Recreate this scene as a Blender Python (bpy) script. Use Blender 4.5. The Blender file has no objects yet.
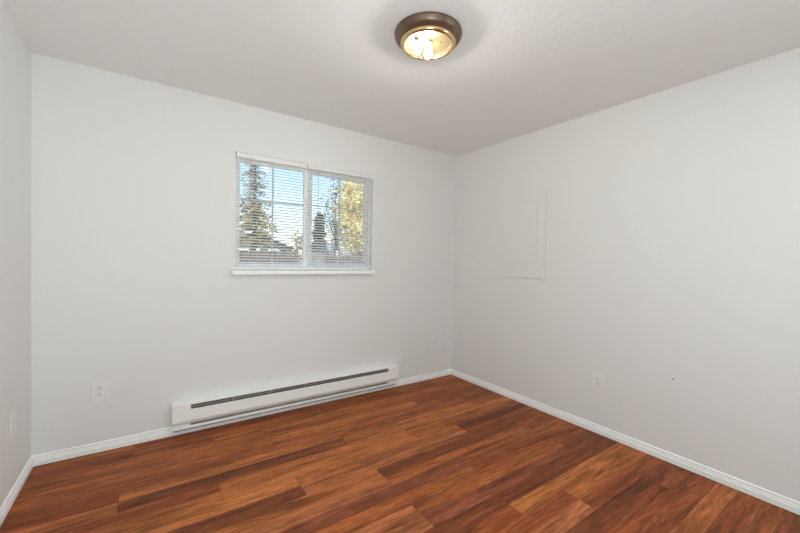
import bpy, bmesh, math, random
from mathutils import Vector, Matrix, noise
random.seed(7)
S = bpy.context.scene
C = S.collection
PI = math.pi

# ------------------------------------------------------------------ camera, sky, lights, exposure
def srgb(r, g, b):
    f = lambda c: (c / 255 / 12.92) if c / 255 <= 0.04045 else ((c / 255 + 0.055) / 1.055) ** 2.4
    return (f(r), f(g), f(b), 1.0)

CAM = Vector((-2.78954, -2.98127, 1.28506))
yaw, pit, rol, fpx = 0.604484, -0.020568, 0.021964, 360.87
fw = Vector((math.sin(yaw) * math.cos(pit), math.cos(yaw) * math.cos(pit), math.sin(pit)))
rt = Vector((math.cos(yaw), -math.sin(yaw), 0))
up = rt.cross(fw)
r2 = rt * math.cos(rol) + up * math.sin(rol)
u2 = up * math.cos(rol) - rt * math.sin(rol)
cd = bpy.data.cameras.new('camera')
cd.sensor_width = 36.0
cd.lens = fpx * 36 / 800
cd.clip_start = 0.02
cd.clip_end = 500
cam = bpy.data.objects.new('camera', cd)
C.objects.link(cam)
cam.matrix_world = Matrix(((r2.x, u2.x, -fw.x, CAM.x), (r2.y, u2.y, -fw.y, CAM.y), (r2.z, u2.z, -fw.z, CAM.z), (0, 0, 0, 1)))
S.camera = cam

S.view_settings.view_transform = 'Standard'
S.view_settings.look = 'None'
S.view_settings.gamma = 1.0
S.view_settings.use_curve_mapping = False
S.view_settings.exposure = 0.07
S.cycles.max_bounces = 14
S.cycles.diffuse_bounces = 10
S.cycles.transparent_max_bounces = 16
S.cycles.use_denoising = True

W = bpy.data.worlds.new('sky')
S.world = W
W.use_nodes = True
wn = W.node_tree.nodes
sky = wn.new('ShaderNodeTexSky')
sky.sky_type = 'NISHITA'
sky.sun_disc = False
sky.sun_elevation = math.radians(34)
sky.sun_rotation = math.radians(200)
sky.air_density = 1.0
sky.dust_density = 0.6
sky.ozone_density = 1.2
wn['Background'].inputs[1].default_value = 0.24
W.node_tree.links.new(sky.outputs[0], wn['Background'].inputs[0])

def light(name, kind, loc, energy, color=(1, 1, 1), target=None, size=None, size_y=None):
    d = bpy.data.lights.new(name, kind)
    d.energy = energy
    d.color = color
    if kind == 'AREA':
        d.shape = 'RECTANGLE'
        d.size, d.size_y = size, size_y
    o = bpy.data.objects.new(name, d)
    C.objects.link(o)
    o.location = loc
    if target:
        o.rotation_euler = (Vector(target) - Vector(loc)).to_track_quat('-Z', 'Y').to_euler()
    return o

sun = light('sun', 'SUN', (0, -10, 12), 6.0, (1.0, 0.97, 0.91), target=(4.5, 0, 3.6))
sun.data.angle = math.radians(0.6)
light('rear_left_fill', 'AREA', (-3.31, -3.9, 1.2), 13, (0.83, 0.975, 0.995), (0, -2.3, 0.8), 1.2, 1.6)  # added fill from the rear left, out of view, brightens the right wall
# fill lights added behind the camera: from the side, overhead, bounced off the ceiling
FILL_TINT = (0.83, 0.965, 0.985)
light('rear_right_fill', 'AREA', (-0.06, -3.5, 1.3), 7.5, FILL_TINT, (-3.37, -0.25, 1.45), 1.0, 1.5).data.spread = 1.3  # added side fill, no window modelled; lifts the left wall
light('rear_top_fill', 'AREA', (-1.7, -3.6, 2.38), 20, FILL_TINT, (-1.7, -3.5, 0), 2.4, 1.0)  # added overhead fill, no fixture modelled; brightens floor and trim
light('ceiling_bounce_fill', 'AREA', (-2.8, -3.5, 1.0), 27, FILL_TINT, (-2.5, -2.5, 2.44), 0.6, 0.6)  # added upward fill, out of view, lights the ceiling for bounce

# ------------------------------------------------------------------ materials
def mat(name, color, rough=0.5, metal=0.0, spec=0.5):
    m = bpy.data.materials.new(name)
    m.use_nodes = True
    b = m.node_tree.nodes['Principled BSDF']
    b.inputs['Base Color'].default_value = color
    b.inputs['Roughness'].default_value = rough
    b.inputs['Metallic'].default_value = metal
    b.inputs['Specular IOR Level'].default_value = spec
    return m

def N(m, t, **kw):
    n = m.node_tree.nodes.new(t)
    for k, v in kw.items():
        setattr(n, k, v)
    return n

def L(m, a, b):
    m.node_tree.links.new(a, b)

def bsdf(m):
    return m.node_tree.nodes['Principled BSDF']

def noise_bump(m, scale, strength, dist=0.002, detail=3.0, rough=0.5):
    tc = N(m, 'ShaderNodeTexCoord')
    n = N(m, 'ShaderNodeTexNoise')
    n.inputs['Scale'].default_value = scale
    n.inputs['Detail'].default_value = detail
    n.inputs['Roughness'].default_value = rough
    b = N(m, 'ShaderNodeBump')
    b.inputs['Strength'].default_value = strength
    b.inputs['Distance'].default_value = dist
    L(m, tc.outputs['Object'], n.inputs['Vector'])
    L(m, n.outputs['Fac'], b.inputs['Height'])
    L(m, b.outputs['Normal'], bsdf(m).inputs['Normal'])
    return m

def noise_color(m, scale, c1, c2, lo=0.35, hi=0.65, stretch=(1, 1, 1), detail=4.0):
    tc = N(m, 'ShaderNodeTexCoord')
    mp = N(m, 'ShaderNodeMapping')
    mp.inputs['Scale'].default_value = stretch
    n = N(m, 'ShaderNodeTexNoise')
    n.inputs['Scale'].default_value = scale
    n.inputs['Detail'].default_value = detail
    r = N(m, 'ShaderNodeValToRGB')
    r.color_ramp.elements[0].position = lo
    r.color_ramp.elements[0].color = c1
    r.color_ramp.elements[1].position = hi
    r.color_ramp.elements[1].color = c2
    L(m, tc.outputs['Object'], mp.inputs['Vector'])
    L(m, mp.outputs['Vector'], n.inputs['Vector'])
    L(m, n.outputs['Fac'], r.inputs['Fac'])
    L(m, r.outputs['Color'], bsdf(m).inputs['Base Color'])
    return m

M = {}
M['wall'] = noise_bump(mat('wall_paint', (0.775, 0.776, 0.772, 1), 0.6, 0, 0.3), 55, 0.12, 0.003)
M['ceiling'] = noise_bump(mat('ceiling_paint', (0.87, 0.875, 0.87, 1), 0.8, 0, 0.2), 38, 0.5, 0.004, 2.0)
M['trim'] = noise_bump(mat('trim_paint', (0.92, 0.935, 0.925, 1), 0.4, 0, 0.4), 20, 0.05, 0.002)
M['plate'] = noise_bump(mat('plate_plastic', (0.80, 0.80, 0.79, 1), 0.4, 0, 0.4), 80, 0.04, 0.001)
M['panelpaint'] = noise_bump(mat('painted_steel', (0.775, 0.776, 0.772, 1), 0.55, 0, 0.3), 60, 0.08, 0.002)
M['vinyl'] = noise_bump(mat('white_vinyl', (0.94, 0.94, 0.94, 1), 0.35), 30, 0.03, 0.001)
M['slat'] = noise_bump(mat('blind_slat', (0.95, 0.95, 0.95, 1), 0.4), 40, 0.03, 0.001)
M['heater'] = noise_bump(mat('heater_enamel', (0.915, 0.93, 0.905, 1), 0.35, 0, 0.5), 40, 0.04, 0.001)
M['fin'] = noise_color(mat('heater_fin', (0.4, 0.39, 0.37, 1), 0.45, 0.3), 40, (0.34, 0.33, 0.31, 1), (0.46, 0.45, 0.42, 1))
M['cavity'] = noise_color(mat('heater_cavity', (0.04, 0.04, 0.04, 1), 0.7), 30, (0.10, 0.10, 0.095, 1), (0.15, 0.145, 0.135, 1))
M['slot'] = noise_color(mat('slot_dark', (0.03, 0.03, 0.03, 1), 0.6), 90, (0.02, 0.02, 0.02, 1), (0.05, 0.045, 0.04, 1))
M['screw'] = noise_color(mat('screw_steel', (0.3, 0.29, 0.27, 1), 0.4, 0.8), 90, (0.25, 0.24, 0.22, 1), (0.4, 0.38, 0.35, 1))
M['bronze'] = noise_color(mat('bronze', (0.2, 0.13, 0.09, 1), 0.38, 0.75), 18, (0.15, 0.10, 0.075, 1), (0.22, 0.15, 0.11, 1))
M['brass'] = noise_color(mat('brass', (0.7, 0.48, 0.22, 1), 0.24, 1.0), 18, (0.66, 0.45, 0.22, 1), (0.78, 0.56, 0.30, 1))
M['reflector'] = noise_color(mat('reflector', (0.25, 0.2, 0.12, 1), 0.35, 0.5), 18, (0.075, 0.058, 0.032, 1), (0.105, 0.082, 0.048, 1))
M['porcelain'] = noise_color(mat('porcelain', (0.6, 0.57, 0.5, 1), 0.4), 30, (0.50, 0.47, 0.40, 1), (0.62, 0.58, 0.5, 1))
def translucent(m, f, col):
    t = N(m, 'ShaderNodeBsdfTranslucent'); t.inputs['Color'].default_value = col
    x = N(m, 'ShaderNodeMixShader'); x.inputs[0].default_value = f
    L(m, bsdf(m).outputs[0], x.inputs[1]); L(m, t.outputs[0], x.inputs[2])
    L(m, x.outputs[0], m.node_tree.nodes['Material Output'].inputs['Surface'])
translucent(M['slat'], 0.55, (0.95, 0.96, 0.97, 1))
M['headrail'] = noise_bump(mat('blind_headrail', (0.80, 0.79, 0.775, 1), 0.4), 40, 0.03, 0.001)
M['cord'] = noise_color(mat('cord', (0.7, 0.7, 0.7, 1), 0.7), 90, (0.62, 0.62, 0.62, 1), (0.74, 0.74, 0.74, 1))
M['wand'] = noise_color(mat('wand_plastic', (0.5, 0.5, 0.52, 1), 0.2), 60, (0.48, 0.48, 0.50, 1), (0.60, 0.60, 0.62, 1))

def emis(name, color, strength):
    m = bpy.data.materials.new(name)
    m.use_nodes = True
    b = m.node_tree.nodes['Principled BSDF']
    b.inputs['Base Color'].default_value = (0.9, 0.88, 0.82, 1)
    b.inputs['Emission Color'].default_value = color
    b.inputs['Emission Strength'].default_value = strength
    return m
M['bulb'] = emis('bulb_glow', (1.0, 0.955, 0.875, 1), 350.0)

def glass(name, tint, ior=1.45, gl=0.03):
    m = bpy.data.materials.new(name)
    m.use_nodes = True
    nt = m.node_tree
    nt.nodes.remove(nt.nodes['Principled BSDF'])
    t = N(m, 'ShaderNodeBsdfTransparent')
    t.inputs['Color'].default_value = tint
    g = N(m, 'ShaderNodeBsdfGlossy')
    g.inputs['Roughness'].default_value = gl
    f = N(m, 'ShaderNodeFresnel')
    f.inputs['IOR'].default_value = ior
    x = N(m, 'ShaderNodeMixShader')
    L(m, f.outputs[0], x.inputs[0])
    L(m, t.outputs[0], x.inputs[1])
    L(m, g.outputs[0], x.inputs[2])
    L(m, x.outputs[0], nt.nodes['Material Output'].inputs['Surface'])
    return m
M['pane'] = glass('window_glass', (0.96, 0.98, 0.99, 1))
M['bowl'] = glass('bowl_glass', (0.96, 0.95, 0.91, 1), 1.22)

# outdoors
M['lawn'] = noise_color(mat('lawn', (0.1, 0.15, 0.05, 1), 0.9, 0, 0.1), 2.0, (0.07, 0.10, 0.03, 1), (0.16, 0.19, 0.07, 1))
M['bark'] = noise_color(mat('bark', (0.12, 0.09, 0.07, 1), 0.9, 0, 0.1), 8, (0.08, 0.06, 0.045, 1), (0.20, 0.16, 0.12, 1), stretch=(1, 1, 0.2))
def leaf_mat(name, c1, c2):
    m = noise_color(mat(name, c1, 0.65, 0, 0.2), 2.2, c1, c2, 0.3, 0.7)
    col = [n for n in m.node_tree.nodes if n.type == 'VALTORGB'][0].outputs['Color']
    t = N(m, 'ShaderNodeBsdfTranslucent')
    x = N(m, 'ShaderNodeMixShader')
    x.inputs[0].default_value = 0.4
    L(m, col, t.inputs['Color'])
    L(m, bsdf(m).outputs[0], x.inputs[1]); L(m, t.outputs[0], x.inputs[2])
    L(m, x.outputs[0], m.node_tree.nodes['Material Output'].inputs['Surface'])
    return m
M['gold'] = leaf_mat('golden_leaves', (0.74, 0.63, 0.28, 1), (0.95, 0.87, 0.52, 1))
M['ochre'] = leaf_mat('ochre_needles', (0.30, 0.26, 0.10, 1), (0.55, 0.44, 0.18, 1))
M['sage'] = leaf_mat('sage_needles', (0.26, 0.28, 0.20, 1), (0.46, 0.45, 0.30, 1))
M['dark'] = leaf_mat('dark_needles', (0.025, 0.04, 0.025, 1), (0.07, 0.09, 0.05, 1))
M['olive'] = leaf_mat('olive_leaves', (0.10, 0.11, 0.05, 1), (0.24, 0.22, 0.10, 1))
M['siding'] = noise_color(mat('grey_siding', (0.5, 0.5, 0.5, 1), 0.7), 1.2, (0.10, 0.095, 0.09, 1), (0.17, 0.16, 0.15, 1), stretch=(0.3, 0.3, 5))
M['lavsiding'] = noise_color(mat('pale_siding', (0.6, 0.6, 0.68, 1), 0.7), 1.2, (0.60, 0.59, 0.66, 1), (0.72, 0.71, 0.78, 1), stretch=(0.3, 0.3, 5))
M['shingle'] = noise_color(mat('grey_shingle', (0.4, 0.4, 0.45, 1), 0.85), 6, (0.34, 0.34, 0.38, 1), (0.52, 0.52, 0.57, 1), stretch=(1, 3, 1))
M['bluish'] = noise_color(mat('slate_shingle', (0.3, 0.33, 0.4, 1), 0.85), 6, (0.28, 0.31, 0.38, 1), (0.46, 0.50, 0.58, 1), stretch=(1, 3, 1))
M['housetrim'] = noise_color(mat('house_trim', (0.85, 0.85, 0.85, 1), 0.5), 5, (0.80, 0.80, 0.80, 1), (0.9, 0.9, 0.9, 1))
M['darkpane'] = noise_color(mat('dark_pane', (0.03, 0.035, 0.045, 1), 0.15), 3, (0.02, 0.025, 0.03, 1), (0.06, 0.065, 0.08, 1))
M['fencewood'] = noise_color(mat('fence_wood', (0.1, 0.08, 0.07, 1), 0.85), 3, (0.07, 0.055, 0.05, 1), (0.17, 0.13, 0.11, 1), stretch=(6, 6, 0.4))
M['redwood'] = noise_color(mat('red_door', (0.3, 0.08, 0.07, 1), 0.5), 3, (0.22, 0.05, 0.05, 1), (0.34, 0.09, 0.08, 1))

# ------------------------------------------------------------------ mesh helpers
OFF = {}
def obj(name, bm, m, parent=None, smooth=False, loc=None):
    """bm is in world coordinates; the object keeps the frame of its root (or sits at loc)."""
    off = OFF[parent.name] if parent else Vector(loc or (0, 0, 0))
    bmesh.ops.translate(bm, verts=bm.verts, vec=-off)
    me = bpy.data.meshes.new(name)
    bm.to_mesh(me)
    bm.free()
    if smooth:
        for p in me.polygons:
            p.use_smooth = True
    me.materials.append(m)
    o = bpy.data.objects.new(name, me)
    C.objects.link(o)
    if parent:
        o.parent = parent
    else:
        o.location = off
    OFF[o.name] = off
    return o

def tag(o, label, cat, group=None, kind=None):
    o['label'] = label
    o['category'] = cat
    if group: o['group'] = group
    if kind: o['kind'] = kind
    return o

def thing(name, loc, label, cat, group=None):
    o = bpy.data.objects.new(name, None)
    o.empty_display_size = 0.05
    C.objects.link(o)
    o.location = loc
    OFF[o.name] = Vector(loc)
    return tag(o, label, cat, group)

def struct(name, bm, m, parent=None, smooth=False):
    o = obj(name, bm, m, parent, smooth)
    o['kind'] = 'structure'
    return o

def bx(bm, x0, x1, y0, y1, z0, z1, bev=0.0, seg=2):
    b2 = bmesh.new()
    vs = [b2.verts.new(p) for p in ((x0, y0, z0), (x1, y0, z0), (x1, y1, z0), (x0, y1, z0), (x0, y0, z1), (x1, y0, z1), (x1, y1, z1), (x0, y1, z1))]
    for f in ((0, 3, 2, 1), (4, 5, 6, 7), (0, 1, 5, 4), (1, 2, 6, 5), (2, 3, 7, 6), (3, 0, 4, 7)):
        b2.faces.new([vs[i] for i in f])
    if bev:
        bmesh.ops.bevel(b2, geom=list(b2.edges), offset=bev, segments=seg, affect='EDGES', profile=0.5)
    me = bpy.data.meshes.new('tmp')
    b2.to_mesh(me); b2.free()
    bm.from_mesh(me)
    bpy.data.meshes.remove(me)
    return bm

def prism(bm, prof, a, b, fr):
    """closed profile [(p,q)] swept from a to b; fr(t,p,q) -> world point"""
    n = len(prof)
    A = [bm.verts.new(fr(a, p, q)) for p, q in prof]
    B = [bm.verts.new(fr(b, p, q)) for p, q in prof]
    for i in range(n):
        j = (i + 1) % n
        bm.faces.new((A[i], A[j], B[j], B[i]))
    bm.faces.new(A[::-1]); bm.faces.new(B)
    bmesh.ops.recalc_face_normals(bm, faces=bm.faces)
    return bm

def lathe(bm, prof, center, axis=(0, 0, 1), n=48, close=False):
    """prof [(r, h)] revolved about axis through center"""
    q = Vector((0, 0, 1)).rotation_difference(Vector(axis).normalized())
    rings = []
    for r, h in prof:
        if r < 1e-6:
            rings.append([bm.verts.new(Vector(center) + q @ Vector((0, 0, h)))])
        else:
            rings.append([bm.verts.new(Vector(center) + q @ Vector((r * math.cos(2 * PI * k / n), r * math.sin(2 * PI * k / n), h))) for k in range(n)])
    pairs = list(zip(rings, rings[1:]))
    if close: pairs.append((rings[-1], rings[0]))
    for a, b in pairs:
        for k in range(n):
            k2 = (k + 1) % n
            if len(a) == 1 and len(b) == 1: continue
            if len(a) == 1: bm.faces.new((a[0], b[k], b[k2]))
            elif len(b) == 1: bm.faces.new((a[k], a[k2], b[0]))
            else: bm.faces.new((a[k], a[k2], b[k2], b[k]))
    bmesh.ops.recalc_face_normals(bm, faces=bm.faces)
    return bm

def tube(bm, pts, radii, n=8):
    rings = []
    for i, p in enumerate(pts):
        p = Vector(p)
        d = (Vector(pts[min(i + 1, len(pts) - 1)]) - Vector(pts[max(i - 1, 0)])).normalized()
        s = d.orthogonal().normalized() if abs(d.z) > 0.9 else d.cross(Vector((0, 0, 1))).normalized()
        t = d.cross(s)
        r = radii[i] if isinstance(radii, (list, tuple)) else radii
        rings.append([bm.verts.new(p + r * (s * math.cos(2 * PI * k / n) + t * math.sin(2 * PI * k / n))) for k in range(n)])
    for a, b in zip(rings, rings[1:]):
        for k in range(n):
            bm.faces.new((a[k], a[(k + 1) % n], b[(k + 1) % n], b[k]))
    bm.faces.new(rings[0][::-1]); bm.faces.new(rings[-1])
    return bm

new = bmesh.new

# ------------------------------------------------------------------ room shell
WX, RY, H = -3.369, -4.70, 2.44
OX0, OX1, OZ0, OZ1 = -2.266, -1.062, 1.150, 2.074           # window opening
T = 0.14
bm = new()
bx(bm, WX - T, OX0, 0, T, -0.1, H + 0.1); bx(bm, OX1, T, 0, T, -0.1, H + 0.1)
bx(bm, OX0, OX1, 0, T, -0.1, OZ0); bx(bm, OX0, OX1, 0, T, OZ1, H + 0.1)
struct('wall_back', bm, M['wall'])
struct('wall_left', bx(new(), WX - T, WX, RY - T, 0, -0.1, H + 0.1), M['wall'])
struct('wall_right', bx(new(), 0, T, RY - T, 0, -0.1, H + 0.1), M['wall'])
bm = new()                                                   # wall behind the photographer with its wide hall opening
bx(bm, WX, -3.15, RY - T, RY, 0, H); bx(bm, -0.35, 0, RY - T, RY, 0, H); bx(bm, -3.15, -0.35, RY - T, RY, 2.35, H)
bx(bm, WX, 0, RY - T - 0.6, RY - T - 0.5, -0.1, H)
struct('wall_front', bm, M['wall'])
struct('ceiling', bx(new(), WX - T, T, RY - 0.8, T, H, H + 0.12), M['ceiling'])

# floor: printed planks, each with its own tone (two strips across), laid along the window wall
TONE = {'G': (194, 118, 65), 'O': (182, 108, 60), 'M': (168, 96, 53), 'B': (150, 83, 47), 'D': (134, 73, 44), 'P': (146, 82, 57), 'R': (158, 85, 48), 'T': (184, 111, 71)}
fm = bpy.data.materials.new('plank_floor')
fm.use_nodes = True
b = bsdf(fm)
at = N(fm, 'ShaderNodeVertexColor', layer_name='tone')
uv = N(fm, 'ShaderNodeUVMap', uv_map='grain')
def fnoise(sx, sy, scale, detail, dist):
    mp = N(fm, 'ShaderNodeMapping'); mp.inputs['Scale'].default_value = (sx, sy, 1)
    n = N(fm, 'ShaderNodeTexNoise'); n.inputs['Scale'].default_value = scale
    n.inputs['Detail'].default_value = detail; n.inputs['Distortion'].default_value = dist
    n.inputs['Roughness'].default_value = 0.6
    L(fm, uv.outputs[0], mp.inputs[0]); L(fm, mp.outputs[0], n.inputs['Vector'])
    return n
streak = fnoise(1.3, 16, 1.0, 5, 0.8)        # broad tone streaks
fine = fnoise(12, 95, 1.0, 3, 0.4)           # pores
# cathedral figure: wandering growth-ring lines
low = fnoise(1.5, 4.5, 1.0, 2, 0.2)
sep = N(fm, 'ShaderNodeSeparateXYZ'); L(fm, uv.outputs[0], sep.inputs[0])
def math2(op, a_, b_):
    n = N(fm, 'ShaderNodeMath', operation=op)
    for i_, v in enumerate((a_, b_)):
        if v is None: continue
        if isinstance(v, (int, float)): n.inputs[i_].default_value = v
        else: L(fm, v, n.inputs[i_])
    return n.outputs[0]
ring = math2('SINE', math2('ADD', math2('MULTIPLY', sep.outputs['Y'], 150.0), math2('MULTIPLY', low.outputs['Fac'], 52.0)), None)
def mrange(src, a, b_, c, d):
    r = N(fm, 'ShaderNodeMapRange'); r.inputs[1].default_value = a; r.inputs[2].default_value = b_; r.inputs[3].default_value = c; r.inputs[4].default_value = d
    L(fm, src, r.inputs[0]); return r.outputs[0]
def mul(a, b_):
    n = N(fm, 'ShaderNodeMath', operation='MULTIPLY'); L(fm, a, n.inputs[0]); L(fm, b_, n.inputs[1]); return n.outputs[0]
mid = fnoise(3.2, 38, 1.0, 4, 0.7)           # darker flecks and figure
k = mul(mul(mrange(streak.outputs['Fac'], 0.30, 0.58, 0.42, 1.18), mrange(fine.outputs['Fac'], 0.3, 0.7, 0.68, 1.24)), mul(mrange(ring, -1, 1, 0.87, 1.06), mrange(mid.outputs['Fac'], 0.30, 0.62, 0.66, 1.14)))
vm = N(fm, 'ShaderNodeVectorMath', operation='SCALE')
L(fm, at.outputs['Color'], vm.inputs[0]); L(fm, k, vm.inputs['Scale'])
L(fm, vm.outputs[0], b.inputs['Base Color'])
b.inputs['Roughness'].default_value = 0.42
b.inputs['Specular IOR Level'].default_value = 0.13
bp = N(fm, 'ShaderNodeBump'); bp.inputs['Strength'].default_value = 0.08; bp.inputs['Distance'].default_value = 0.001
L(fm, fine.outputs['Fac'], bp.inputs['Height']); L(fm, bp.outputs[0], b.inputs['Normal'])

LP, PW = 1.265, 0.185
ROWS = [  # (a joint x, list of (upper, lower) tones from left to right)
    (-2.87, 'MR RM MB MM'), (-2.42, 'MM OM MR MB'), (-2.09, 'MB OM BM MM'), (-2.92, 'RO OD MO BM'),
    (-2.468, 'RO OG GM BM'), (-2.09, 'GD OT DB MR'), (-2.915, 'MO OT DM RB'), (-2.40, 'OO PM MR GO'),
    (-1.658, 'TT TT MP BD'), (-1.224, 'RM DR DG OM'), (-2.13, 'MB RT OR RM'), (-1.60, 'MR PR DR DB'),
    (-1.10, 'OM MR RO BD'), (-1.9, 'RM MB MD RM'), (-2.3, 'MO RM BM MR'), (-1.4, 'MM OR BM MR'), (-2.6, 'MR MO RB MM'), (-1.8, 'MM MR BM MM'), (-2.2, 'MM MR BM MM'), (-1.8, 'MM MR BM MM'), (-2.1, 'MM MR BM MM'), (-2.3, 'MM MR BM MM'), (-2.5, 'MM MR BM MM'), (-2.7, 'MM MR BM MM')]
bm = new()
uvl = bm.loops.layers.uv.new('grain')
tl = bm.loops.layers.float_color.new('tone')
g = 0.0006
y1 = -0.017 + PW
for joint, tones in [(-1.9, 'MR RM MB')] + ROWS:
    y0 = y1 - PW
    if y1 < RY - 0.75: break
    tones = tones.split()
    x = joint
    while x > WX + 0.05: x -= LP
    i = 0
    while x < 0:
        xa, xb = (WX if i == 0 else x), min(x + LP, 0)
        tt = tones[min(i, len(tones) - 1)]
        ox, oy = random.uniform(0, 50), random.uniform(0, 50)
        ym = (y0 + y1) / 2
        for (a, c, t) in ((ym, y1 - g, tt[0]), (y0 + g, ym, tt[1])):
            if a >= 0: continue
            c = min(c, 0.0)
            if tt[0] != tt[1]: ox += 3.7
            col = srgb(*[v * w for v, w in zip(TONE[t], (0.975, 0.96, 0.93))])
            f = bm.faces.new([bm.verts.new(p) for p in ((xa + g, a, 0), (xb - g, a, 0), (xb - g, c, 0), (xa + g, c, 0))])
            for lp in f.loops:
                lp[uvl].uv = (lp.vert.co.x + ox, lp.vert.co.y + oy)
                lp[tl] = col
        x += LP; i += 1
    y1 = y0
dk = srgb(60, 34, 24)
n0 = len(bm.faces)
bx(bm, WX, 0, RY - 0.75, 0, -0.1, -0.0012)
bm.faces.ensure_lookup_table()
for f in bm.faces[n0:]:
    for lp in f.loops: lp[tl] = dk
struct('floor', bm, fm)

# baseboards: stepped profile (distance from wall, height)
BB = [(0, 0.003), (0.013, 0.003), (0.013, 0.033), (0.0115, 0.0345), (0.0085, 0.0365), (0.0085, 0.0385), (0.0108, 0.040), (0.0108, 0.045), (0.009, 0.047), (0.006, 0.0485), (0.006, 0.051), (0.0085, 0.053), (0.0085, 0.060), (0.006, 0.064), (0, 0.065)]
struct('baseboard_back', prism(new(), BB, WX + 0.0, 0, lambda t, p, q: (t, -p, q)), M['trim'])
struct('baseboard_left', prism(new(), BB, RY, -0.012, lambda t, p, q: (WX + p, t, q)), M['trim'])
struct('baseboard_right', prism(new(), BB, RY, -0.012, lambda t, p, q: (-p, t, q)), M['trim'])

# ------------------------------------------------------------------ window
win = bpy.data.objects.new('window_1', None)
C.objects.link(win); win.location = (-1.664, 0.1, OZ0); OFF['window_1'] = Vector(win.location)
win['kind'] = 'structure'
FY0, FY1 = 0.040, 0.115
FB = 1.176
def frame_rect(bm, x0, x1, z0, z1, w, y0, y1, wb=None, wr=None, wt=None):
    wb = wb or w; wt = wt or w
    bx(bm, x0, x0 + w, y0, y1, z0, z1, 0.003); bx(bm, x1 - (wr or w), x1, y0, y1, z0, z1, 0.003)
    bx(bm, x0 + w, x1 - (wr or w), y0, y1, z0, z0 + wb, 0.003); bx(bm, x0 + w, x1 - (wr or w), y0, y1, z1 - wt, z1, 0.003)
    return bm
struct('frame', frame_rect(new(), OX0, OX1, FB, OZ1, 0.020, FY0, FY1), M['vinyl'], win)
def sash(x0, x1, y, mx, mz, wl, wr):
    s = struct('sash', frame_rect(new(), x0, x1, FB + 0.020, OZ1 - 0.020, wl, y - 0.014, y + 0.014, wb=0.028, wr=wr, wt=0.045), M['vinyl'], win)
    gx0, gx1, gz0, gz1 = x0 + wl, x1 - wr, FB + 0.048, OZ1 - 0.065
    struct('pane', bx(new(), gx0 - .004, gx1 + .004, y - 0.002, y + 0.002, gz0 - .004, gz1 + .004), M['pane'], s)
    bm = new()
    bx(bm, mx - 0.007, mx + 0.007, y + 0.004, y + 0.010, gz0, gz1); bx(bm, gx0, gx1, y + 0.0035, y + 0.0105, mz - 0.007, mz + 0.007)
    struct('muntin', bm, M['vinyl'], s)
sash(OX0 + 0.020, -1.672, 0.062, -1.968, 1.730, 0.025, 0.042)
sash(-1.672, OX1 - 0.020, 0.090, -1.360, 1.742, 0.045, 0.026)
# stool under the window
bm = new()
bx(bm, -2.287, -1.054, -0.050, 0.0, 1.1395, 1.172, 0.004); bx(bm, OX0 + .001, OX1 - .001, -0.004, FY1, 1.151, 1.1722)
o = struct('trim_1', bm, M['trim'])

# ------------------------------------------------------------------ blinds
def blind(x0, x1, label, wx, group='white mini blinds in the window'):
    r = thing('window_blind', ((x0 + x1) / 2, 0.02, 1.20), label, 'blind', group)
    yc = 0.013
    bm = bx(new(), x0, x1, yc - 0.014, yc + 0.014, 2.036, 2.0725, 0.0025)
    obj('headrail', bm, M['headrail'], r)
    for s, xx in ((-1, x0), (1, x1)):
        bm = bx(new(), xx - 0.0035 + 0.0030 * -s, xx + 0.0035 + 0.0030 * -s, yc - 0.018, yc + 0.016, 2.030, 2.0738, 0.001)
        obj('bracket', bm, M['vinyl'], r)
    bm = new()
    z = 2.022
    th = math.radians(27)
    dy, dz = 0.0125 * math.cos(th), 0.0125 * math.sin(th)
    while z > 1.222:
        # slightly crowned slat, room-side edge low
        pr = [(-dy, -dz), (0, 0.0016), (dy, dz), (dy, dz - 0.0006), (0, 0.0009), (-dy, -dz - 0.0006)]
        prism(bm, [(p, q + z) for p, q in pr], x0 + 0.004, x1 - 0.004, lambda t, p, q: (t, yc + p, q))
        z -= 0.0225
    obj('slats', bm, M['slat'], r)
    obj('bottom_rail', bx(new(), x0 + 0.003, x1 - 0.003, yc - 0.012, yc + 0.012, 1.200, 1.2125, 0.002), M['slat'], r)
    for f in (0.12, 0.5, 0.88):
        xx = x0 + (x1 - x0) * f
        bm = new()
        for yy in (yc - 0.0128, yc + 0.0128):
            tube(bm, [(xx, yy, 1.206), (xx, yy, 2.05)], 0.0007, 5)
        obj('ladder_cord', bm, M['cord'], r)
    wd = obj('tilt_wand', tube(new(), [(wx, yc - 0.020, 2.046), (wx + 0.001, yc - 0.024, 2.02), (wx + 0.003, yc - 0.024, 1.54)], 0.0028, 8), M['wand'], r, True)
    return r
blind(-2.258, -1.7125, 'narrower white mini blind on the left half of the window with a grey tilt wand', -2.160)
blind(-1.7005, -1.068, 'wider white mini blind on the right half of the window before the golden tree', -1.610)

# ------------------------------------------------------------------ baseboard heater
HX0, HX1 = -2.661, -0.763
hr = thing('baseboard_heater', ((HX0 + HX1) / 2, 0, 0.036), 'long low white electric baseboard heater on the wall under the window', 'heater')
fx = lambda t, p, q: (t, -p, q)
e0, e1 = HX0 + 0.112, HX1 - 0.118
body = obj('back_plate', bx(new(), HX0 + 0.002, HX1 - 0.002, -0.014, -0.0125, 0.036, 0.222), M['heater'], hr)
obj('top_hood', prism(new(), [(0.001, 0.231), (0.001, 0.226), (0.058, 0.227), (0.0625, 0.227), (0.0625, 0.2215), (0.066, 0.2215), (0.066, 0.231), (0.062, 0.2345)], e0 - .002, e1 + .002, fx), M['heater'], hr)
obj('heating_element', prism(new(), [(0.014, 0.215), (0.040, 0.215), (0.040, 0.075), (0.014, 0.075)], e0, e1, fx), M['cavity'], hr)
bm = prism(new(), [(0.052, 0.2080), (0.0635, 0.2045), (0.0635, 0.2020), (0.052, 0.2055)], e0, e1, fx)
bx(bm, e0, e1, -0.050, -0.048, 0.184, 0.1885)
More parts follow.
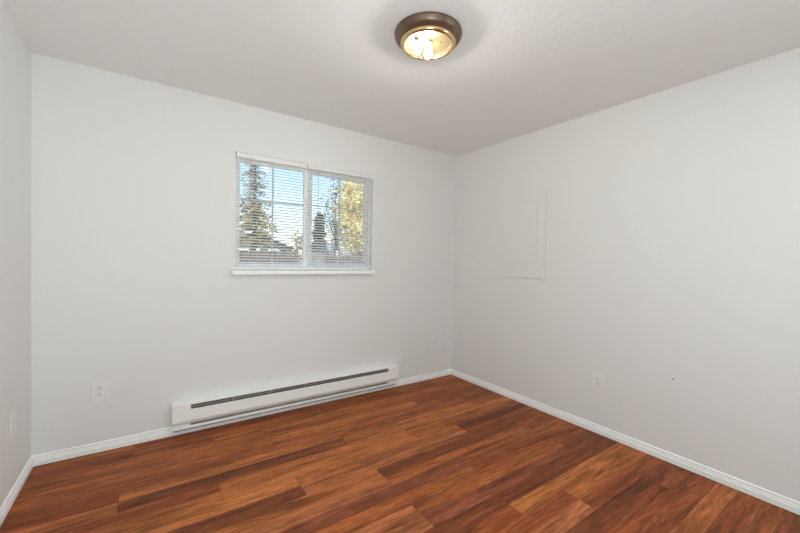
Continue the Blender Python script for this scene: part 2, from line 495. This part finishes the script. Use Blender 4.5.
for i in range(1, 6):                                        # small stiffeners between the louvre blades
    xx = e0 + (e1 - e0) * i / 6
    bx(bm, xx - 0.003, xx + 0.003, -0.0625, -0.045, 0.184, 0.225)
obj('louvre', bm, M['fin'], hr)
obj('front_panel', prism(new(), [(0.066, 0.184), (0.063, 0.187), (0.056, 0.187), (0.056, 0.185), (0.062, 0.183), (0.0640, 0.181), (0.0640, 0.1115), (0.0470, 0.0850), (0.0485, 0.0835), (0.066, 0.1100)], e0 - .002, e1 + .002, fx), M['heater'], hr)
obj('air_baffle', prism(new(), [(0.0305, 0.100), (0.0340, 0.092), (0.0340, 0.062), (0.0305, 0.060)], e0, e1, fx), M['fin'], hr)
obj('lower_lip', prism(new(), [(0.0125, 0.053), (0.044, 0.053), (0.0470, 0.0505), (0.0500, 0.0505), (0.0500, 0.0665), (0.0480, 0.0680), (0.0455, 0.0665), (0.0455, 0.057), (0.0125, 0.057)], e0 - .002, e1 + .002, fx), M['heater'], hr)
obj('shade_strip', prism(new(), [(0.0125, 0.0395), (0.0485, 0.0395), (0.0485, 0.0505), (0.0125, 0.0505)], HX0 + 0.008, HX1 - 0.030, fx), M['fin'], hr)  # grey strip put in for the shade line along the heater's bottom
cap = [(0.001, 0.231), (0.001, 0.0507), (0.030, 0.0507), (0.0505, 0.0507), (0.0505, 0.0790), (0.0665, 0.1090), (0.0665, 0.2315), (0.062, 0.2347)]
for a, c in ((HX0, e0), (e1, HX1)):
    ec = obj('end_cap', prism(new(), cap, a, c, fx), M['heater'], hr)
    bm = new()
    # embossed cover plate on the cap face
    prism(bm, [(0.0660, 0.2265), (0.0680, 0.2245), (0.0680, 0.116), (0.0660, 0.114)], a + 0.012, c - 0.006, fx)
    obj('cover_plate', bm, M['heater'], ec)

# ------------------------------------------------------------------ wall plates
def plate(name, fr, w, h, zc, label, cat, kind, group=None, base=(0, 0, 0)):
    """fr(u, d, z): u along wall, d out of wall"""
    r = thing(name, base, label, cat, group)
    def b3(bm, u0, u1, d0, d1, z0, z1, bev=0.0):
        b2 = bx(new(), u0, u1, d0, d1, z0, z1, bev)
        for v in b2.verts: v.co = Vector(fr(*v.co))
        bmesh.ops.recalc_face_normals(b2, faces=b2.faces)
        me = bpy.data.meshes.new('tmp'); b2.to_mesh(me); b2.free(); bm.from_mesh(me); bpy.data.meshes.remove(me)
        return bm
    bm = b3(new(), -w / 2, w / 2, 0.0016, 0.0072, zc - h / 2, zc + h / 2, 0.0022)
    b3(bm, -w / 2 + 0.003, w / 2 - 0.003, 0.0, 0.0016, zc - h / 2 + 0.003, zc + h / 2 - 0.003)
    pl = obj('cover', bm, M['plate'], r)
    if kind == 'duplex':
        for s in (1, -1):
            c = zc + s * 0.0195
            rc = obj('receptacle', b3(new(), -0.017, 0.017, 0.005, 0.0085, c - 0.0145, c + 0.0145, 0.0022), M['plate'], r)
            bm = new()
            b3(bm, -0.0092, -0.0052, 0.0080, 0.0088, c + 0.0015, c + 0.0090)
            b3(bm, 0.0052, 0.0092, 0.0080, 0.0088, c + 0.0015, c + 0.0090)
            b3(bm, -0.0032, 0.0032, 0.0080, 0.0088, c - 0.0105, c - 0.0058)
            obj('slot', bm, M['slot'], rc)
        obj('screw', b3(new(), -0.003, 0.003, 0.006, 0.0076, zc - 0.003, zc + 0.003, 0.001), M['plate'], r)
    else:
        obj('insert', b3(new(), -0.0165, 0.0165, 0.005, 0.0082, zc - 0.033, zc + 0.033, 0.0015), M['plate'], r)
        for s in (1, -1):
            obj('screw', b3(new(), -0.0025, 0.0025, 0.006, 0.0074, zc + s * 0.048 - 0.0025, zc + s * 0.048 + 0.0025, 0.0008), M['plate'], r)
    return r
plate('wall_outlet', lambda u, d, z: (-3.055 + u, -d, z), 0.084, 0.130, 0.394, 'white duplex outlet on the window wall between the left corner and the heater', 'outlet', 'duplex', 'duplex wall outlets', (-3.055, 0, 0.329))
plate('wall_outlet', lambda u, d, z: (-d, -1.613 - u, z), 0.086, 0.130, 0.392, 'white duplex outlet low on the right-hand wall, left of the tiny screw head', 'outlet', 'duplex', 'duplex wall outlets', (0, -1.613, 0.327))
plate('wall_plate', lambda u, d, z: (-0.195 + u, -d, z), 0.080, 0.130, 0.398, 'painted-over wall plate low on the window wall just right of the heater', 'wall plate', 'blank', 'painted-over wall plates', (-0.195, 0, 0.333))
plate('wall_plate', lambda u, d, z: (WX + d, -0.356 + u, z), 0.090, 0.125, 0.402, 'painted-over wall plate low on the narrow left wall above its baseboard', 'wall plate', 'blank', 'painted-over wall plates', (WX, -0.356, 0.339))

# ------------------------------------------------------------------ painted access panel on the right wall
pr = thing('access_panel', (0, -0.94, 1.143), 'painted-over electrical access panel with hinged door and latch on the right wall', 'panel')
bm = new()
# face frame standing just off the wall, ring-shaped round the door
for (ya, yb, za, zb) in ((-1.138, -1.059, 1.143, 1.930), (-0.797, -0.745, 1.143, 1.930), (-1.059, -0.797, 1.143, 1.265), (-1.059, -0.797, 1.821, 1.930)):
    bx(bm, -0.0120, -0.0080, ya, yb, za, zb)
bx(bm, -0.0080, 0.0, -1.128, -0.755, 1.153, 1.920)
obj('cover', bm, M['panelpaint'], pr)
dr = obj('door', bx(new(), -0.0130, -0.0080, -1.0545, -0.7975, 1.269, 1.817, 0.001), M['panelpaint'], pr)
bm = bx(new(), -0.0160, -0.0120, -0.834, -0.814, 1.535, 1.560, 0.001)
bx(bm, -0.0175, -0.0155, -0.829, -0.819, 1.541, 1.554)
la = obj('latch', bm, M['panelpaint'], dr)
obj('screw_head', lathe(new(), [(0, 0.0025), (0.004, 0.002), (0.0045, 0.0)], (-0.0118, -1.098, 1.70), (-1, 0, 0), 14), M['panelpaint'], pr)

nl = obj('wall_screw', lathe(new(), [(0, 0.004), (0.0035, 0.0036), (0.0055, 0.002), (0.0058, 0.0)], (0, -2.083, 0.547), (-1, 0, 0), 16), M['screw'], loc=(0, -2.083, 0.547))
tag(nl, 'tiny dark screw head in the bare right wall, right of the outlet', 'screw')

# ------------------------------------------------------------------ ceiling light
LX, LY = -1.63, -1.51
cl = thing('ceiling_light', (LX, LY, 2.44), 'round bronze flush-mount ceiling light with clear glass bowl and lit bulbs', 'ceiling light')
ctr = (LX, LY, 0)
pan = [(0.0, 2.4395), (0.168, 2.4395), (0.1715, 2.436), (0.1715, 2.427), (0.167, 2.422), (0.166, 2.416), (0.160, 2.408), (0.150, 2.400), (0.142, 2.397), (0.139, 2.392),
       (0.134, 2.392), (0.134, 2.408), (0.0, 2.432)]
obj('pan', lathe(new(), pan, ctr, n=72), M['bronze'], cl, True)
obj('trim_ring', lathe(new(), [(0.1385, 2.398), (0.1415, 2.392), (0.141, 2.385), (0.137, 2.379), (0.1325, 2.376), (0.128, 2.3745), (0.1225, 2.3755), (0.1185, 2.379), (0.1195, 2.385), (0.1245, 2.392), (0.131, 2.398)], ctr, n=72, close=True), M['brass'], cl, True)
obj('reflector', lathe(new(), [(0.0, 2.4015), (0.06, 2.401), (0.105, 2.3985), (0.1225, 2.394), (0.125, 2.3915), (0.1265, 2.3915), (0.124, 2.397), (0.106, 2.401), (0.0, 2.404)], ctr, n=64), M['reflector'], cl, True)
# clear bowl with a little wall thickness and shallow flutes
bw = new()
nn, nr = 96, 14
outer = []
outer = [(0.1235, 2.392), (0.121, 2.3865), (0.114, 2.3815), (0.102, 2.377), (0.088, 2.371), (0.072, 2.362), (0.056, 2.350), (0.042, 2.336), (0.032, 2.323), (0.023, 2.314), (0.014, 2.309), (0.004, 2.308)]
rings = []
for r_, z_ in outer:
    if r_ < 1e-4: r_ = 0.004
    rings.append([bw.verts.new((LX + r_ * (1 + 0.006 * math.cos(24 * 2 * PI * q / nn)) * math.cos(2 * PI * q / nn), LY + r_ * (1 + 0.006 * math.cos(24 * 2 * PI * q / nn)) * math.sin(2 * PI * q / nn), z_)) for q in range(nn)])
for a, c in zip(rings, rings[1:]):
    for q in range(nn):
        bw.faces.new((a[q], c[q], c[(q + 1) % nn], a[(q + 1) % nn]))
obj('glass_bowl', bw, M['bowl'], cl, True)
obj('finial', lathe(new(), [(0.0, 2.297), (0.003, 2.298), (0.0045, 2.301), (0.003, 2.304), (0.006, 2.306), (0.0065, 2.3085), (0.0, 2.3095)], ctr, n=20), M['brass'], cl, True)
def bulb(base, direction, s=1.0):
    ax = Vector(direction).normalized()
    sk = obj('bulb_socket', lathe(new(), [(0, 0), (0.017 * s, 0), (0.018 * s, 0.006 * s), (0.016 * s, 0.030 * s), (0, 0.030 * s)], base, ax, 24), M['porcelain'], cl, True)
    pb = [(0.0, 0.024), (0.012, 0.026), (0.0125, 0.038), (0.018, 0.050), (0.0235, 0.064), (0.0245, 0.076), (0.021, 0.089), (0.012, 0.0985), (0, 0.101)]
    obj('bulb', lathe(new(), [(r * s, h * s) for r, h in pb], base, ax, 24), M['bulb'], cl, True)
for sx, sy in ((-0.062, 0.028), (0.056, -0.030)):
    obj('reflector_screw', lathe(new(), [(0, -0.004), (0.004, -0.003), (0.005, 0)], (LX + sx, LY + sy, 2.4008), n=12), M['slot'], cl)
bulb((LX + 0.004, LY - 0.004, 2.4005), (-0.04, 0.03, -1), 0.84)
bulb((LX - 0.060, LY + 0.016, 2.398), (0.50, 0.55, -0.42), 0.74)

# ------------------------------------------------------------------ outdoors
GZ = -0.6
def at(s, t, D):                                              # a point seen through the window: slopes s (across), t (up), D metres ahead of the photographer
    return Vector((CAM.x + s * D, CAM.y + D, CAM.z + t * D))
struct('ground', bx(new(), -40, 60, T + 0.02, 120, GZ - 0.2, GZ), M['lawn'])

def leaves(bm, pts, size, rnd, flat=0.0):
    for p in pts:
        n = Vector((rnd.gauss(0, 1), rnd.gauss(0, 1), rnd.gauss(0, 1) + flat)).normalized()
        a = n.orthogonal().normalized()
        a.rotate(Matrix.Rotation(rnd.uniform(0, 6.28), 3, n))
        c = n.cross(a)
        s = size * rnd.uniform(0.6, 1.3)
        q = [p - a * s, p + c * s * 0.5 + n * s * 0.1, p + a * s, p - c * s * 0.5 + n * s * 0.1]
        bm.faces.new([bm.verts.new(v) for v in q])
    return bm

def broadleaf(name, base, h, cr, cz0, nleaf, size, m, label, seed, nb=26):
    rnd = random.Random(seed)
    base = Vector(base)
    r = thing(name, base, label, 'tree')
    tr = new()
    top = base + Vector((rnd.uniform(-.2, .2), rnd.uniform(-.2, .2), h * 0.9))
    tube(tr, [base + (top - base) * f + Vector((0.05 * math.sin(5 * f), 0, 0)) for f in (0, .25, .5, .75, 1)], [0.13, 0.10, 0.08, 0.05, 0.02], 8)
    pts = []
    for i in range(nb):
        f = rnd.uniform(0.25, 0.95)
        p0 = base + (top - base) * f
        an = rnd.uniform(0, 6.28)
        zc = base.z + cz0 + (h - cz0) * rnd.random()
        k_ = math.sqrt(max(0.05, 1 - ((zc - base.z - cz0) / (h - cz0) * 2 - 0.9) ** 2 / 1.3))
        p2 = Vector((base.x + cr * k_ * math.cos(an), base.y + cr * k_ * math.sin(an), zc))
        p1 = (p0 + p2) / 2 + Vector((0, 0, 0.15))
        tube(tr, [p0, p1, p2], [0.03, 0.018, 0.006], 5)
        for j in range(nleaf // nb):
            w = rnd.uniform(0.25, 1.1)
            c = p0.lerp(p2, w)
            g_ = 0.13 * cr + 0.08
            pts.append(c + Vector((rnd.gauss(0, g_), rnd.gauss(0, g_), rnd.gauss(0, g_ * 0.8))))
    obj('trunk', tr, M['bark'], r, True)
    obj('foliage', leaves(new(), pts, size, rnd, 0.4), m, r)
    return r

def conifer(name, base, h, cr, z0, tiers, per, m, m_up, split, label, seed, dens=16, size=0.075):
    """tiers of drooping branches; needles sparser and paler above the height split"""
    rnd = random.Random(seed)
    base = Vector(base)
    r = thing(name, base, label, 'tree')
    tr = tube(new(), [base, base + Vector((0.03, 0, h * 0.5)), base + Vector((0, 0, h))], [0.14, 0.09, 0.012], 8)
    lo, hi = [], []
    for i in range(tiers):
        f = i / (tiers - 1)
        z = z0 + (h - z0) * f
        ln = cr * (1 - f) ** 0.8 + 0.12
        for j in range(per):
            an = 6.28 * j / per + rnd.uniform(-.4, .4)
            ln2 = ln * rnd.uniform(0.6, 1.1)
            p0 = base + Vector((0, 0, z + rnd.uniform(-.1, .1)))
            p2 = p0 + Vector((math.cos(an) * ln2, math.sin(an) * ln2, -0.22 * ln2 + rnd.uniform(-.1, .12)))
            tube(tr, [p0, (p0 + p2) / 2 + Vector((0, 0, 0.06)), p2], [0.018, 0.012, 0.004], 4)
            nn_ = int(dens * (0.5 + ln2))
            for k_ in range(nn_):
                c = p0.lerp(p2, rnd.uniform(0.15, 1.05)) + Vector((rnd.gauss(0, .06), rnd.gauss(0, .06), rnd.gauss(-.03, .05)))
                if z < split: lo.append(c)
                elif rnd.random() < 0.55: hi.append(c)
    obj('trunk', tr, M['bark'], r, True)
    obj('lower_foliage' if hi else 'foliage', leaves(new(), lo, size, rnd, 0.8), m, r)
    if hi: obj('upper_foliage', leaves(new(), hi, size * 0.85, rnd, 0.8), m_up, r)
    return r

def house(s0, s1, D, depth, eave, ridge, mw, mr, label, gable_front, windows, door=None):
    a, c = at(s0, 0, D), at(s1, 0, D)
    x0, x1, y0, y1 = a.x, c.x, a.y, a.y + depth
    r = thing('house', ((x0 + x1) / 2, (y0 + y1) / 2, GZ), label, 'house')
    ov = 0.35
    bm = new()
    if gable_front:
        xm = (x0 + x1) / 2
        prism(bm, [(x0, GZ), (x1, GZ), (x1, eave), (xm, ridge - 0.08), (x0, eave)], y0, y1, lambda t, p, q: (p, t, q))
        sl = (ridge - eave) / (xm - x0)
        rp = [(x0 - ov, eave - ov * sl), (xm, ridge), (x1 + ov, eave - ov * sl), (x1 + ov, eave - ov * sl + 0.16), (xm, ridge + 0.18), (x0 - ov, eave - ov * sl + 0.16)]
        rf = prism(new(), rp, y0 - ov, y1 + ov, lambda t, p, q: (p, t, q))
        tp = [(x0 - ov, eave - ov * sl - 0.10), (xm, ridge - 0.10), (x1 + ov, eave - ov * sl - 0.10), (x1 + ov, eave - ov * sl + 0.14), (xm, ridge + 0.15), (x0 - ov, eave - ov * sl + 0.14)]
        tm = prism(new(), tp, y0 - ov - 0.04, y0 - ov, lambda t, p, q: (p, t, q))
    else:
        ym = (y0 + y1) / 2
        prism(bm, [(y0, GZ), (y1, GZ), (y1, eave), (ym, ridge - 0.08), (y0, eave)], x0, x1, lambda t, p, q: (t, p, q))
        sl = (ridge - eave) / (ym - y0)
        rp = [(y0 - ov, eave - ov * sl), (ym, ridge), (y1 + ov, eave - ov * sl), (y1 + ov, eave - ov * sl + 0.16), (ym, ridge + 0.18), (y0 - ov, eave - ov * sl + 0.16)]
        rf = prism(new(), rp, x0 - ov, x1 + ov, lambda t, p, q: (t, p, q))
        tm = bx(new(), x0 - ov, x1 + ov, y0 - ov - 0.05, y0 - ov, eave - ov * sl - 0.02, eave - ov * sl + 0.15)
    obj('walls', bm, mw, r); obj('roof', rf, mr, r); obj('fascia', tm, M['housetrim'], r)
    for (u0, u1, z0, z1) in windows:
        wx0, wx1 = x0 + (x1 - x0) * u0, x0 + (x1 - x0) * u1
        f = obj('window_frame', frame_rect(new(), wx0, wx1, z0, z1, 0.08, y0 - 0.05, y0 + 0.02), M['housetrim'], r)
        obj('pane', bx(new(), wx0 + .07, wx1 - .07, y0 - 0.02, y0 + 0.01, z0 + .07, z1 - .07), M['darkpane'], f)
    if door:
        u0, u1, z1 = door
        wx0, wx1 = x0 + (x1 - x0) * u0, x0 + (x1 - x0) * u1
        d_ = obj('door', bx(new(), wx0, wx1, y0 - 0.05, y0 + 0.02, GZ, z1, 0.01), M['redwood'], r)
    return r

house(0.12, 0.325, 26, 8, 2.0, 3.05, M['siding'], M['shingle'], 'low grey gabled house seen through the left half of the window', True,
      [(0.28, 0.44, 0.35, 1.75), (0.50, 0.58, 0.5, 1.7), (0.68, 0.82, 0.35, 1.75)], (0.90, 0.97, 1.45))
house(0.425, 0.60, 22, 6, 1.44, 2.20, M['lavsiding'], M['bluish'], 'low pale house with slate-blue roof seen through the right half of the window', False,
      [(0.06, 0.36, 0.4, 1.15), (0.50, 0.66, 0.4, 1.15)])
conifer('conifer_tree', at(0.222, 0, 17).to_tuple()[:2] + (GZ,), 7.2, 0.98, 2.7, 24, 6, M['ochre'], M['sage'], 4.3, 'thin pale conifer with ochre lower branches behind the left blind', 3, dens=24, size=0.085)
conifer('evergreen', at(0.402, 0, 17).to_tuple()[:2] + (GZ,), 3.9, 0.42, 0.5, 24, 9, M['dark'], M['dark'], 99, 'small dark evergreen beside the pale house, behind the right blind', 5, dens=34, size=0.09)
broadleaf('golden_tree', at(0.545, 0, 15.2).to_tuple()[:2] + (GZ,), 6.4, 0.95, 2.0, 8400, 0.11, M['gold'], 'golden-yellow leafy tree filling the right edge of the window view', 11, 44)
broadleaf('slender_tree', at(0.455, 0, 19).to_tuple()[:2] + (GZ,), 6.6, 0.70, 2.6, 1000, 0.075, M['olive'], 'slender sparse tree standing left of the golden tree', 12, 26)
broadleaf('shrub', at(0.345, 0, 20).to_tuple()[:2] + (GZ,), 3.2, 0.45, 0.9, 1500, 0.09, M['ochre'], 'ochre shrub standing at the right end of the grey house', 14, 24)
broadleaf('shrub', at(0.275, 0, 15).to_tuple()[:2] + (GZ,), 2.0, 0.7, 0.4, 1900, 0.08, M['dark'], 'dark leafy shrub below the roof of the grey gabled house', 15, 24)

fn = thing('fence', at(0.30, 0, 13.5).to_tuple()[:2] + (GZ,), 'dark slatted garden fence low in the window view before the houses', 'fence')
yF = at(0, 0, 13.5).y
bm = new()
xa = at(0.12, 0, 13.5).x; xb = at(0.62, 0, 13.5).x
x = xa
while x < xb:
    hgt = 1.30 + 0.03 * math.sin(x * 3.1)
    bx(bm, x, x + 0.13, yF - 0.012, yF + 0.012, GZ + 0.05, GZ + hgt + 0.72)
    x += 0.165
obj('boards', bm, M['fencewood'], fn)
bm = new()
for zz in (0.35, 1.1, 1.75):
    bx(bm, xa, xb, yF + 0.012, yF + 0.05, GZ + zz, GZ + zz + 0.09)
obj('rails', bm, M['fencewood'], fn)
x = xa
while x <= xb:
    obj('post', bx(new(), x - 0.05, x + 0.05, yF + 0.05, yF + 0.15, GZ, GZ + 2.14, 0.008), M['housetrim'], fn)
    x += 1.55
